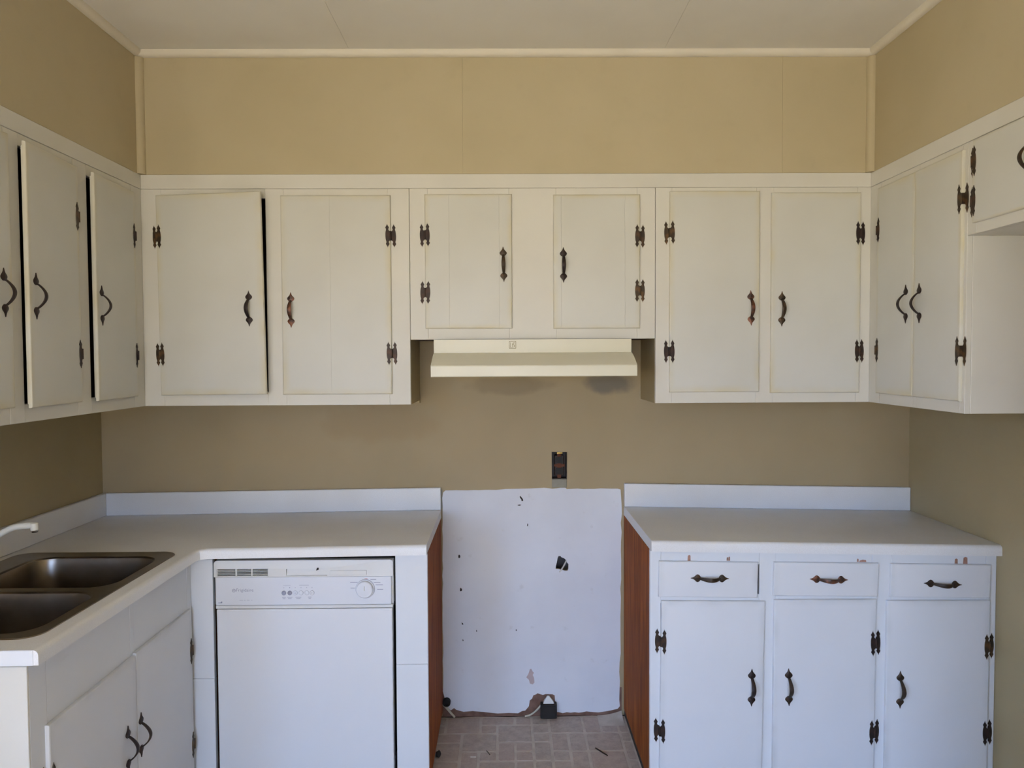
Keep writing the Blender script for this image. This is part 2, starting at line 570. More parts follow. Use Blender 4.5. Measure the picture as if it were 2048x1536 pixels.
# window frame behind the camera
wf = plate('window_1', [(OPEN_X0 - 0.08, OPEN_Z0 - 0.08), (OPEN_X1 + 0.08, OPEN_Z0 - 0.08), (OPEN_X1 + 0.08, OPEN_Z1 + 0.08), (OPEN_X0 - 0.08, OPEN_Z1 + 0.08)],
           [[(OPEN_X0, OPEN_Z0), (OPEN_X1, OPEN_Z0), (OPEN_X1, OPEN_Z1), (OPEN_X0, OPEN_Z1)]], lambda u, q, d: (u, Y_REAR + 0.02 - d, q), 0.0195, 'trim')
struct(wf, 'white cased window opening that lets the daylight in', 'window')

ws = plate('window_2', [(SIDE_Y0 - 0.08, SIDE_Z0 - 0.08), (SIDE_Y1 + 0.08, SIDE_Z0 - 0.08), (SIDE_Y1 + 0.08, SIDE_Z1 + 0.08), (SIDE_Y0 - 0.08, SIDE_Z1 + 0.08)],
           [[(SIDE_Y0, SIDE_Z0), (SIDE_Y1, SIDE_Z0), (SIDE_Y1, SIDE_Z1), (SIDE_Y0, SIDE_Z1)]], lambda u, q, d: (XL + 0.02 - d, u, q), 0.0195, 'trim')
struct(ws, 'white cased window in the sink side wall, beyond the counter', 'window')

# floor: printed vinyl sheet, back edge lifting a little in the right corner of the alcove
bm = bmesh.new()
nx, ny = 48, 60
vs = {}
for i in range(nx + 1):
    for j in range(ny + 1):
        x = XL + (XR - XL) * i / nx
        y = 0.0 + Y_REAR * j / ny
        z = 0.0
        if j == 0:
            y = -0.006 - 0.004 * math.sin(i * 1.9)
        vs[i, j] = bm.verts.new((x, y, z))
for i in range(nx):
    for j in range(ny):
        bm.faces.new((vs[i, j], vs[i + 1, j], vs[i + 1, j + 1], vs[i, j + 1]))
fl = from_bm('floor', bm, 'grout')
struct(fl, 'worn vinyl floor printed with mixed brown paving stones', 'floor')
box('subfloor', XL - .1, XR + .1, Y_REAR - .1, 0.12, -0.05, -0.002, 'dirt', fl, 0)
CELL = 0.0735
XA, XB, YB = -0.296, 0.518, -1.25
taken = {}
tiles_near, tiles_far = [], []
ncx = int((XR - XL) / CELL)
ncy = int(-Y_REAR / CELL) + 1
rr = random.Random(21)
for j in range(ncy):
    for i in range(ncx):
        if (i, j) in taken:
            continue
        opts = [(1, 1), (2, 1), (2, 2), (1, 1), (2, 1), (2, 2), (1, 2)]
        rr.shuffle(opts)
        for wi, hj in opts:
            if i + wi <= ncx and all((i + a, j + b) not in taken for a in range(wi) for b in range(hj)):
                break
        for a in range(wi):
            for b in range(hj):
                taken[i + a, j + b] = 1
        x0, x1 = XL + 0.02 + i * CELL, XL + 0.02 + (i + wi) * CELL
        y1, y0 = -0.012 - j * CELL, -0.012 - (j + hj) * CELL
        y0 = max(y0, Y_REAR)
        if y1 - y0 < 0.02:
            continue
        near = x1 > XA and x0 < XB and y1 > YB
        if near:
            x0, x1 = max(x0, XA), min(x1, XB)
            if x1 - x0 < 0.015:
                continue
        (tiles_near if near else tiles_far).append((x0, x1, y0, y1))

def tile_mesh(bm, x0, x1, y0, y1, seed):
    q = random.Random(seed)
    g = 0.0055
    pts = []
    for (px, py) in rrect(x0 + g, x1 - g, y0 + g, y1 - g, 0.007, 2):
        pts.append((px + q.uniform(-.0015, .0015), py + q.uniform(-.0015, .0015)))
    cx, cy = (x0 + x1) / 2, (y0 + y1) / 2
    top = [(cx + (a - cx) * 0.985, cy + (b - cy) * 0.985, 0.0011) for a, b in pts]
    loft(bm, [[(a, b, 0.0001) for a, b in pts], top], cap0=False)

for k, t in enumerate(tiles_near):
    bm = bmesh.new()
    tile_mesh(bm, *t, seed=k)
    from_bm('tile', bm, 'tile', fl)
bm = bmesh.new()
for k, t in enumerate(tiles_far):
    tile_mesh(bm, *t, seed=1000 + k)
tf = from_bm('tile_field', bm, 'tile', fl)
tf['kind'] = 'stuff'
# vinyl curling up at the back corner of the alcove
bm = bmesh.new()
rows = []
for i in range(9):
    x = 0.40 + 0.107 * i / 8
    up = 0.020 * (i / 8) ** 2
    rows.append([(x, -0.10, 0.0013), (x, -0.05, 0.0015 + 0.15 * up), (x, -0.02, 0.002 + 0.55 * up), (x, -0.006, 0.003 + up)])
vr = [[bm.verts.new(p) for p in r] for r in rows]
for a, b in zip(vr[:-1], vr[1:]):
    for k in range(3):
        bm.faces.new((a[k], b[k], b[k + 1], a[k + 1]))
from_bm('curled_edge', bm, 'grout', fl, 1.0)

# ceiling in wide sheets
ce = box('ceiling', XL, XR, Y_REAR, 0.0, Z_CEIL + 0.006, Z_CEIL + 0.05, 'ceiling', None, 0)
struct(ce, 'off-white painted ceiling of wide flat sheets', 'ceiling')
seams = [XL, -0.59, 0.62, XR]
for a, b in zip(seams[:-1], seams[1:]):
    box('panel', a + 0.0003, b - 0.0003, Y_REAR, -0.0, Z_CEIL, Z_CEIL + 0.006, 'ceiling', ce, 0.0006)

# soffit boxed down to the cabinet tops
YLE = -1.56        # end of the left run of uppers
YRE2 = -1.66       # end of the right run
sb = box('wall_soffit_back', XLF + .001, XRF - .001, YU + 0.008, -0.001, ZF, Z_CEIL - .001, 'tan_lit', None, 0)
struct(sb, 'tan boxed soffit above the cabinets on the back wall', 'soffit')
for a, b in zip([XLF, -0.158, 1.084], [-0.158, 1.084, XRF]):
    box('panel', a + 0.0003, b - 0.0003, YU, YU + 0.008, ZF, Z_CEIL - 0.001, 'tan_lit', sb, 0.0)
sl = box('wall_soffit_left', XL + .001, XLF, YLE, -0.001, ZF, Z_CEIL - .001, 'tan_lit', None, 0)
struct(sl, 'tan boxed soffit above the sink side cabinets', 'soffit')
sr = box('wall_soffit_right', XRF, XR - .001, YRE2, -0.001, ZF, Z_CEIL - .001, 'tan_lit', None, 0)
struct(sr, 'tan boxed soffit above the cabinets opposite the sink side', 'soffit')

def cove(name, p0, p1, out, mat, label, size=0.024):
    """quarter-round strip in the corner between soffit and ceiling; out = horizontal direction away from the soffit"""
    bm = bmesh.new()
    o = Vector(out)
    prof = [(0, 0), (0, -size)] + [(size * (0.15 + 0.85 * math.sin(a)), -size * (0.15 + 0.85 * math.cos(a))) for a in [PI / 2 * k / 6 for k in range(7)]] + [(size, 0)]
    rings = []
    for p in (p0, p1):
        p = Vector(p)
        rings.append([p + o * (a + 0.0003) + Vector((0, 0, b - 0.0003)) for a, b in prof])
    loft(bm, rings)
    return struct(from_bm(name, bm, mat, None, 0.6), label, 'trim')

cove('trim_1', (XLF, YU, Z_CEIL), (XRF, YU, Z_CEIL), (0, -1, 0), 'trim', 'white quarter-round strip along the ceiling of the back soffit')
cove('trim_2', (XLF, YU - 0.024, Z_CEIL), (XLF, YLE, Z_CEIL), (1, 0, 0), 'trim', 'quarter-round strip along the ceiling over the sink side')
cove('trim_3', (XRF, YU - 0.024, Z_CEIL), (XRF, YRE2, Z_CEIL), (-1, 0, 0), 'trim', 'quarter-round strip along the ceiling opposite the sink side')

def corner_bead(name, x, sx, label):
    bm = bmesh.new()
    s = 0.024
    prof = [(0, 0), (sx * s, 0)] + [(sx * s * math.cos(a), -s * math.sin(a)) for a in [PI / 2 * k / 6 for k in range(1, 7)]]
    rings = [[(x + sx * 0.0003 + a, YU - 0.0003 + b, z) for a, b in prof] for z in (ZF + 0.0005, Z_CEIL - 0.026)]
    loft(bm, rings)
    return struct(from_bm(name, bm, 'tan_lit', None, 0.6), label, 'trim')

corner_bead('trim_4', XLF, 1, 'tan corner strip between back soffit and sink side soffit')
corner_bead('trim_5', XRF, -1, 'tan corner strip between back soffit and the opposite side soffit')

# fascia boards between cabinets and soffit
struct(box('trim_6', XLF + .0023, XRF - .0023, YU - 0.002, YU + 0.018, ZU1 + 0.0005, ZF - 0.0008, 'cream', None, 0.0012), 'cream fascia board running above the back wall cabinets', 'trim')
struct(box('trim_7', XLF - 0.018, XLF + 0.002, YLE, YU + 0.016, ZU1 + 0.0005, ZF - 0.0008, 'cream', None, 0.0012), 'cream fascia board above the sink side cabinets', 'trim')
struct(box('trim_8', XRF - 0.002, XRF + 0.018, YRE2, YU + 0.016, ZU1 + 0.0005, ZF - 0.0008, 'cream', None, 0.0012), 'cream fascia board above the cabinets opposite the sink', 'trim')


# ------------------------------------------------------------------ hardware
def hinge_mesh():
    """H hinge with spear ends; +x is the door leaf, y=0 the cabinet face, door surface at y=-PROUD"""
    half = [(0.5, 17.5), (4, 18.5), (7, 22), (7.5, 26), (5.0, 31), (6.0, 33.5), (9.5, 39.5), (11.4, 43), (12, 46.5),
            (12.6, 43), (14.5, 39.5), (18.2, 33.5), (19.2, 31), (16.6, 26), (17, 22), (18.7, 16), (19.6, 8), (19.8, 0)]
    out = half + [(a, -b) for a, b in half[::-1][1:]]
    bm = bmesh.new()
    for sgn, yb, t in ((1, -PROUD, 0.0022), (-1, 0.0, 0.0022)):
        pts = [(sgn * a * .001, b * .001) for a, b in out]
        bot = [bm.verts.new((a, yb - 0.0001, b)) for a, b in pts]
        cx = sgn * .012
        top = [bm.verts.new((cx + (a - cx) * .93, yb - t, b * .985)) for a, b in pts]
        for i in range(len(pts)):
            j = (i + 1) % len(pts)
            bm.faces.new((bot[i], bot[j], top[j], top[i]))
        fill_poly(bm, [top])
    # web and knuckle
    bm_box(bm, -0.0030, 0.0008, -PROUD - 0.001, -0.0005, -0.0172, 0.0172)
    ring = []
    for z in (-0.0172, 0.0172):
        ring.append([(0.0004 + 0.0032 * math.cos(2 * PI * k / 10), -PROUD - 0.0012 + 0.0032 * math.sin(2 * PI * k / 10), z) for k in range(10)])
    loft(bm, ring)
    bmesh.ops.recalc_face_normals(bm, faces=bm.faces[:])
    me = bpy.data.meshes.new('hinge')
    bm.to_mesh(me)
    bm.free()
    me.materials.append(M['bronze'])
    return me


def handle_mesh(mat):
    """bow pull with spade-shaped ends, along z, y=0 the mounting surface, bow towards -y"""
    bm = bmesh.new()
    prof = [(.0325, .0045), (.0345, .0075), (.0375, .0112), (.0415, .0136), (.0455, .0138), (.0490, .0118), (.0530, .0080), (.0570, .0046), (.0620, .0024), (.0685, .0006)]
    for s in (1, -1):
        out = [(b, s * a) for a, b in prof] + [(-b, s * a) for a, b in prof[::-1]]
        r0 = [(a, -0.0001, z) for a, z in out]
        zc = s * .044
        r1 = [(a * .97, -0.0022, z) for a, z in out]
        r2_ = [(a * .55, -0.0042, zc + (z - zc) * .6) for a, z in out]
        loft(bm, [r0, r1, r2_])
    n_ = 20
    rings = []
    for i in range(n_ + 1):
        t = i / n_
        z = -0.0375 + 0.075 * t
        s = math.sin(PI * t)
        y = -0.0020 - 0.0285 * s ** 0.8
        # tangent-normal offset
        t2 = min(1, t + .01)
        t1 = max(0, t - .01)
        dy = -0.0285 * (math.sin(PI * t2) ** 0.8 - math.sin(PI * t1) ** 0.8 if 0 < t < 1 else (1 if t == 0 else -1) * math.sin(PI * .01) ** .8)
        dz = 0.075 * (t2 - t1)
        L = math.hypot(dy, dz)
        ny_, nz_ = -dz / L, dy / L
        hw = 0.0042 + 0.0036 * s
        th = 0.0020
        rings.append([(-hw, y - ny_ * th, z - nz_ * th), (hw, y - ny_ * th, z - nz_ * th), (hw * .95, y + ny_ * th * .4, z + nz_ * th * .4),
                      (hw * .45, y + ny_ * th, z + nz_ * th), (-hw * .45, y + ny_ * th, z + nz_ * th), (-hw * .95, y + ny_ * th * .4, z + nz_ * th * .4)])
    loft(bm, rings)
    bmesh.ops.recalc_face_normals(bm, faces=bm.faces[:])
    me = bpy.data.meshes.new('handle')
    bm.to_mesh(me)
    bm.free()
    me.shade_smooth()
    me.set_sharp_from_angle(angle=0.8)
    me.materials.append(M[mat])
    return me


PROUD = 0.0105
HINGE = hinge_mesh()
HANDLE = handle_mesh('bronze')
HANDLE_CU = handle_mesh('copper')


def lipped_panel(name, wd, ht, mat, parent, grooves=(), side=1, warp=None, thick=0.009, lip=0.011):
    """rabbeted slab door/drawer front. Local origin: hinge-side bottom corner on the cabinet face plane; extends to side*wd"""
    bm = bmesh.new()
    xs = [0.0]
    gy = [0]
    for g in sorted(grooves):
        xs += [g - .0008, g, g + .0008]
        gy += [0, 1, 0]
    xs.append(wd)
    gy.append(0)

    def ring(y, ins, groove=0.0):
        def fx(x):
            return side * (ins + (x) * (wd - 2 * ins) / wd)
        lo = [(fx(x), y + groove * g, ins) for x, g in zip(xs, gy)]
        hi = [(fx(x), y + groove * g, ht - ins) for x, g in zip(xs, gy)]
        return lo + hi[::-1]
    R = [ring(thick, lip), ring(0.0003, lip), ring(0.0003, 0.0), ring(-PROUD * .55, 0.0), ring(-PROUD * .85, 0.0016), ring(-PROUD * .97, 0.0036), ring(-PROUD, 0.006, 0.0010)]
    if warp:
        R = [[warp(*p) for p in r] for r in R]
    vr = loft(bm, R, cap1=False)
    k = len(xs)
    f = vr[-1]
    for i in range(k - 1):
        bm.faces.new((f[i], f[i + 1], f[2 * k - 2 - i], f[2 * k - 1 - i]))
    return from_bm(name, bm, mat, parent, 0.5)


class Cabinet:
    """local frame: x along the face, y=0 face plane (front towards -y), z height above floor"""
    def __init__(self, name, frame_org, rotz, base, label, cat='cabinet'):
        self.base = Vector(base)
        R = Matrix.Rotation(rotz, 4, 'Z')
        self.e = empty(name, Vector(frame_org) + R @ self.base, rotz)
        tag(self.e, label, cat)
        self.shear = None

    def w(self, x, y, z):
        if self.shear:
            z = self.shear(x, z)
        return (x - self.base.x, y - self.base.y, z - self.base.z)

    def board(self, name, x0, x1, y0, y1, z0, z1, mat, bev=0.0012, parent=None):
        return box(name, x0, x1, y0, y1, z0, z1, mat, parent or self.e, bev, 1, self.w)

    def carcass(self, x0, x1, depth, z0, z1, mat='interior'):
        b = self.base
        return open_box('carcass', x0 - b.x, x1 - b.x, 0.0185, depth, z0 - b.z, z1 - b.z, 0.012, mat, self.e)

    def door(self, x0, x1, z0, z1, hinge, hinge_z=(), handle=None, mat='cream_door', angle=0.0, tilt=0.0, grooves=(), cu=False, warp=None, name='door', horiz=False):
        """hinge: 'l' or 'r' edge (local x); handle: (x, z)"""
        side = 1 if hinge == 'l' else -1
        hx = x0 if hinge == 'l' else x1
        gr = [(g - x0) if hinge == 'l' else (x1 - g) for g in grooves]
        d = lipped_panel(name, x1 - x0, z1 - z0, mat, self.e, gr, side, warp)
        d.location = self.w(hx, -0.0004, z0)
        d.rotation_euler = (0, tilt, -side * angle)
        zz = self.w(hx, 0, z0)[2] + self.base.z
        for hz in hinge_z:
            h = new_obj('hinge', HINGE, None, d)
            h.location = (0, 0, hz - zz)
            h.rotation_euler = (random.uniform(-.004, .004), random.uniform(-.03, .03), 0)
            if side < 0:
                h.scale = (-1, 1, 1)
        if handle:
            p = new_obj('handle', HANDLE_CU if cu else HANDLE, None, d)
            p.location = (handle[0] - hx, -PROUD, handle[1] - zz)
            p.rotation_euler = (0, PI / 2 if horiz else random.uniform(-.03, .03), 0)
            if warp:
                p.location = Vector(warp(*p.location))
        return d

    def frame(self, x0, x1, z0, z1, bays, mat='cream', lip=0.011):
        """stiles and rails around openings; bays = list of (x0,x1,z0,z1) door rectangles in one row, left to right"""
        edges = [x0] + [v for b in bays for v in (b[0] + lip, b[1] - lip)] + [x1]
        for i in range(0, len(edges), 2):
            self.board('stile', edges[i], edges[i + 1], 0.0, 0.0185, z0, z1, mat)
        for b in bays:
            self.board('rail', b[0] + lip, b[1] - lip, 0.0002, 0.0185, z0, b[2] + lip, mat)
            self.board('rail', b[0] + lip, b[1] - lip, 0.0002, 0.0185, b[3] - lip, z1, mat)


# ------------------------------------------------------------------ upper cabinets, back wall
FB = (0.0, YU, 0.0)
G = 0.0008
A = Cabinet('wall_cabinet', FB, 0, (-0.887, 0, ZU0), 'cream double-door upper cabinet by the sink corner, one door hanging ajar')
bA = [(-1.338, -0.914, 1.442, 2.215), (-0.865, -0.440, 1.442, 2.213)]
A.frame(XLF + .0003, -0.368 - G, ZU0, ZU1, bA)
A.carcass(XLF + .02, -0.370, 0.321, ZU0 + .001, ZU1 - .001)
A.board('painted_side', -0.3698, -0.3685, 0.0187, 0.321, ZU0, 1.70, 'tan', 0)
A.board('painted_side', -0.369 - .0145, -0.3685, 0.300, 0.321, ZU0 - .012, ZU0 - .0005, 'tan', 0)

def warp_a1(x, y, z):
    return (x, y - 0.012 * (x / .42) * (z / .77 - .5) * 2 * 0.5, z)

A.door(*bA[0], 'l', (2.056, 1.601), (-0.972, 1.772), angle=math.radians(6.2), tilt=-0.009, warp=warp_a1)
A.door(*bA[1], 'r', (2.057, 1.601), (-0.829, 1.771), grooves=(-0.676,), cu=True)

B = Cabinet('wall_cabinet', FB, 0, (0.111, 0, 1.654), 'short cream double-door upper cabinet above the range hood')
bB = [(-0.308, 0.030, 1.696, 2.216), (0.191, 0.529, 1.694, 2.213)]
B.frame(-0.368 + G, 0.590 - G, 1.654, ZU1, bB)
B.carcass(-0.366, 0.588, 0.321, 1.655, ZU1 - .001)
B.door(*bB[0], 'l', (2.059, 1.837), (-0.003, 1.944), grooves=(-0.2165, -0.0145))
B.door(*bB[1], 'r', (2.052, 1.841), (0.230, 1.941), grooves=(0.217, 0.474))

Cc = Cabinet('wall_cabinet', FB, 0, (1.012, 0, ZU0), 'cream double-door upper cabinet above the drawer counter, both doors shut')
bC = [(0.644, 0.996, 1.443, 2.225), (1.041, 1.391, 1.438, 2.218)]
Cc.frame(0.590 + G, XRF - .0003, ZU0, ZU1, bC)
Cc.carcass(0.592, XRF - .02, 0.321, ZU0 + .001, ZU1 - .001)
Cc.board('painted_side', 0.5905, 0.5918, 0.0187, 0.321, ZU0, 1.70, 'tan', 0)
Cc.door(*bC[0], 'l', (2.065, 1.603), (0.962, 1.771), cu=True)
Cc.door(*bC[1], 'r', (2.060, 1.601), (1.083, 1.767))

# left run: local x = world y
L = Cabinet('wall_cabinet', (XLF, 0, 0), PI / 2, (-0.94, 0, ZU0), 'long cream upper cabinet over the sink, two of its doors ajar')
bL = [(-1.43, -1.125, 1.447, 2.222), (-1.080, -0.779, 1.443, 2.215), (-0.720, -0.395, 1.442, 2.214)]
bLd = [bL[0], (-1.080, -0.779, 1.443, 2.215), (-0.710, -0.395, 1.442, 2.214)]
L.frame(YLE, YU + .018, ZU0, ZU1, bL)
L.carcass(YLE, YU - .002, 0.342, ZU0 + .001, ZU1 - .001)
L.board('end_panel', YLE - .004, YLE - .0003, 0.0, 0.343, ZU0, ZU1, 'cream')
L.door(*bL[0], 'l', (2.05, 1.60), (-1.163, 1.772))
L.door(*bLd[1], 'r', (2.051, 1.602), (-1.046, 1.771), angle=math.radians(3.4))
L.door(*bLd[2], 'r', (2.049, 1.598), (-0.676, 1.768), angle=math.radians(2.9))

# right run: local x = -world y
R_ = Cabinet('wall_cabinet', (XRF, 0, 0), -PI / 2, (0.637, 0, ZU0), 'narrow cream upper cabinet in the corner, its two doors meeting')
bR = [(0.396, 0.6585, 1.439, 2.219), (0.6595, 0.935, 1.438, 2.220)]
R_.frame(-YU - .018, 0.949, ZU0, ZU1, bR)
R_.carcass(-YU + .002, 0.946, 0.334, ZU0 + .001, ZU1 - .001)
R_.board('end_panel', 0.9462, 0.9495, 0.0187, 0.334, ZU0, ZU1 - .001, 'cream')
R_.door(*bR[0], 'l', (2.060, 1.604), (0.613, 1.765))
R_.door(*bR[1], 'r', (2.070, 1.596), (0.701, 1.762))

S = Cabinet('wall_cabinet', (XRF, 0, 0), -PI / 2, (1.305, 0, 1.953), 'high shallow cream cabinet over the empty refrigerator place')
bS = [(0.985, 1.285, 1.985, 2.235), (1.315, 1.62, 1.985, 2.235)]
S.frame(0.9505, -YRE2, 1.953, ZU1, bS)
S.carcass(0.951, -YRE2, 0.334, 1.953, ZU1 - .001, 'cream')
S.door(*bS[0], 'l', (2.170, 2.051), (1.243, 2.118))
S.door(*bS[1], 'r', (2.170, 2.051), (1.36, 2.118))

# ------------------------------------------------------------------ range hood
hd = empty('range_hood', (0.108, -0.25, 1.512))
tag(hd, 'almond range hood under the short middle cabinet', 'range hood')
hx = 0.381
prof = [(0.249, 0.1405), (-0.120, 0.1405), (-0.120, 0.089)]
for k in range(1, 8):       # concave flare
    t = k / 8
    prof.append((-0.120 - 0.127 * t, 0.089 - 0.046 * (t ** 1.4)))
prof += [(-0.248, 0.0425), (-0.250, 0.039), (-0.250, 0.003), (-0.248, 0.0), (-0.236, 0.0), (-0.236, 0.020), (0.230, 0.020), (0.230, 0.0), (0.249, 0.0)]
bm = bmesh.new()
rings = [[(x, a, b) for a, b in prof] for x in (-hx, hx)]
vr = [[bm.verts.new(p) for p in r] for r in rings]
for i in range(len(prof)):
    j = (i + 1) % len(prof)
    bm.faces.new((vr[0][i], vr[0][j], vr[1][j], vr[1][i]))
fill_poly(bm, [vr[0]])
fill_poly(bm, [vr[1]])
from_bm('canopy', bm, 'hood', hd, 0.5)
for s in (-1, 1):
    box('side_lip', min(s * hx, s * (hx - .012)), max(s * hx, s * (hx - .012)), -0.2358, 0.2298, 0.0002, 0.0198, 'hood', hd, 0)
box('filter', -0.16, 0.16, -0.18, 0.12, 0.012, 0.0195, 'chrome', hd, 0.002)
box('lamp_lens', 0.20, 0.30, -0.12, 0.04, 0.010, 0.0195, 'white_plastic', hd, 0.003)
# square emblem with a folded curl inside
em = plate('emblem', [(-.0185 + a, b) for a, b in []] or rrect(-0.0138, 0.0138, -0.0148, 0.0148, 0.003, 3),
           [rrect(-0.0118, 0.0118, -0.0128, 0.0128, 0.002, 3)], lambda u, q, d: (u, d, q), 0.0012, 'hood_mark', hd)
em.location = (-0.0778 - 0.108 + 0.108, -0.1213, 0.1195)
cu_pts = [(-0.008, 0.009), (-0.008, -0.009), (-0.001, -0.009), (-0.001, 0.003), (0.002, 0.008), (0.008, 0.009), (0.008, 0.0065), (0.003, 0.005), (0.002, 0.001), (0.006, 0.001), (0.009, -0.003),
          (0.008, -0.008), (0.003, -0.010), (0.003, -0.0085), (0.006, -0.0065), (0.0065, -0.003), (0.004, -0.001), (0.0008, -0.001), (0.0008, -0.0105), (-0.0095, -0.0105), (-0.0095, 0.009)]
sw = plate('emblem_curl', cu_pts, [], lambda u, q, d: (u, d, q), 0.001, 'hood_mark', em)

# ------------------------------------------------------------------ worktops
def zl(x, y=0):
    return 0.906 + 0.0105 * (x + 1.73)

SL_R = 0.020     # slope of the drawer cabinet and its worktop, falling towards the side wall
def shear_r(x, z):
    return z - SL_R * (x - 0.52) * (z / 0.9)

def zr(x, y=0):
    return shear_r(x, 0.930) + 0.0 * y


def inset_loop(poly, ins):
    """move every edge i (poly[i]->poly[i+1], counter-clockwise) inwards by ins[i]"""
    k = len(poly)
    L_ = []
    for i in range(k):
        a, b = Vector(poly[i]), Vector(poly[(i + 1) % k])
        d = (b - a).normalized()
        nrm = Vector((-d.y, d.x))
        L_.append((a + nrm * ins[i], d))
    out = []
    for i in range(k):
        p, d = L_[i - 1]
        q, e = L_[i]
        den = d.x * e.y - d.y * e.x
        if abs(den) < 1e-6:
            out.append(tuple(q))
        else:
            t = ((q.x - p.x) * e.y - (q.y - p.y) * e.x) / den
            out.append(tuple(p + d * t))
    return out


def worktop(name, poly, rounded, hole, zf, thick, mat, parent):
    r = 0.013
    bm = bmesh.new()
    loops = [(0.0, thick), (0.0, r)] + [(r * (1 - math.cos(a)), r * (1 - math.sin(a))) for a in [PI / 2 * k / 5 for k in range(1, 6)]]
    vr = []
    for ins, dz in loops:
        pl_ = inset_loop(poly, [ins if f else 0.0 for f in rounded])
        vr.append([bm.verts.new((x, y, zf(x, y) - dz)) for x, y in pl_])
    # loops with dz < r only on rounded edges; keep square edges vertical
    k = len(poly)
    for a, b in zip(vr[:-1], vr[1:]):
        for i in range(k):
            j = (i + 1) % k
            if (a[i].co - b[i].co).length < 1e-7 and (a[j].co - b[j].co).length < 1e-7:
                continue
            bm.faces.new((a[i], a[j], b[j], b[i]))
    ht = hb = None
    if hole:
        ht = [bm.verts.new((x, y, zf(x, y))) for x, y in hole]
        hb = [bm.verts.new((x, y, zf(x, y) - thick)) for x, y in hole]
        for i in range(len(hole)):
            j = (i + 1) % len(hole)
            bm.faces.new((ht[i], ht[j], hb[j], hb[i]))
    fill_poly(bm, [vr[-1]] + ([ht] if hole else []))
    fill_poly(bm, [vr[0]] + ([hb] if hole else []))
    return from_bm(name, bm, mat, parent, 0.6)


# sink side: L-shaped top, open hole for the sink
ct = empty('worktop', (-1.2, -0.3, 0.868))
tag(ct, 'L-shaped off-white laminate worktop holding the sink', 'worktop')
XCF, YCE, YCF, XCE = -1.083, -1.560, -0.635, -0.281
polyL = [(XL + .001, -0.001), (XL + .001, YCE), (XCF, YCE), (XCF, YCF - 0.03), (XCF + 0.008, YCF - 0.010), (XCF + 0.03, YCF), (XCE, YCF), (XCE, -0.001)]
rndL = [False, False, True, True, True, True, False, False]
SINK_HOLE = rrect(-1.672, -1.148, -1.478, -0.682, 0.04, 5)
o = worktop('slab', polyL, rndL, SINK_HOLE, zl, 0.036, 'laminate', ct)
o.location = -ct.location
o = box('backsplash', XL + 0.0225, XCE, -0.0215, -0.0012, 0.0, 0.098, 'laminate', ct, 0.004, 3, lambda x, y, z: (x, y, z + zl(x) + .0002))
o.location = -ct.location
o = box('backsplash', XL + 0.0012, XL + 0.0215, YCE, -0.0012, 0.0, 0.098, 'laminate', ct, 0.004, 3, lambda x, y, z: (x, y, z + zl(x) + .0002))
o.location = -ct.location
o = box('end_cap', XL + .01, XCF - 0.012, YCE - 0.0012, YCE - 0.0001, -0.036, -0.001, 'white', ct, 0.0, 1, lambda x, y, z: (x, y, z + zl(x)))
o.location = -ct.location

# drawer side
cr = empty('worktop', (1.14, -0.3, 0.885))
tag(cr, 'straight off-white laminate worktop on the drawer cabinet', 'worktop')
XRS = 0.517
polyR = [(XR - .001, -0.001), (XRS, -0.001), (XRS, YCF), (XR - .001, YCF)]
o = worktop('slab', polyR, [False, False, True, False], None, zr, 0.038, 'laminate', cr)
o.location = -cr.location
o = box('backsplash', XRS, XR - .0012, -0.0215, -0.0012, 0.0, 0.102, 'laminate', cr, 0.004, 3, lambda x, y, z: (x, y, z + zr(x) + .0002))
o.location = -cr.location

# ------------------------------------------------------------------ base cabinets
ZTOP_L = 0.868
K = Cabinet('base_cabinet', (-1.125, 0, 0), PI / 2, (-1.07, 0, 0.0), 'white double-door base cabinet under the sink')
bK = [(-1.475, -1.0375, 0.06, 0.694), (-1.0365, -0.630, 0.06, 0.700)]
K.frame(-1.530, -0.6055, 0.04, ZTOP_L, bK, 'white')
K.board('toe_kick', -1.530, -0.607, 0.05, 0.065, 0.0, 0.039, 'toe', 0)
o = K.board('end_panel', -1.5335, -1.5305, 0.0, 0.622, 0.0, ZTOP_L, 'cream')  # a white panel; the darker cream tones down the light it catches
K.board('end_trim', -1.5375, -1.5338, 0.0, 0.14, 0.0, ZTOP_L - 0.003, 'cream')
K.door(*bK[0], 'l', (0.55, 0.21), (-1.098, 0.439), 'white_door')
K.door(*bK[1], 'r', (0.551, 0.214), (-1.018, 0.441), 'white_door')

# face frame round the dishwasher, bare wood side towards the range gap
D = Cabinet('base_cabinet', (0, YF, 0), 0, (-0.70, 0, 0.0), 'white face frame around the dishwasher with bare wood side panel')
for x0, x1, zc in ((-1.1432, -1.0475, 0.436), (-0.396, -0.2815, 0.482)):
    D.board('stile', x0, x1, 0.0, 0.02, 0.0, zc - .0004, 'white')
    D.board('stile', x0, x1, 0.0004, 0.02, zc + .0004, 0.868 if x0 < -1 else 0.880, 'white')
D.board('side_panel', -0.2950, -0.2815, 0.0203, 0.602, 0.03, 0.880, 'wood', 0.0005)
D.board('gap_shade_strip', -0.300, -0.290, 0.03, 0.600, 0.0, 0.0295, 'dirt', 0)  # dark strip painting in the black shaded gap under the wood side
D.board('side_panel', -1.120, -1.106, 0.0203, 0.602, 0.0, 0.860, 'wood', 0.0005)

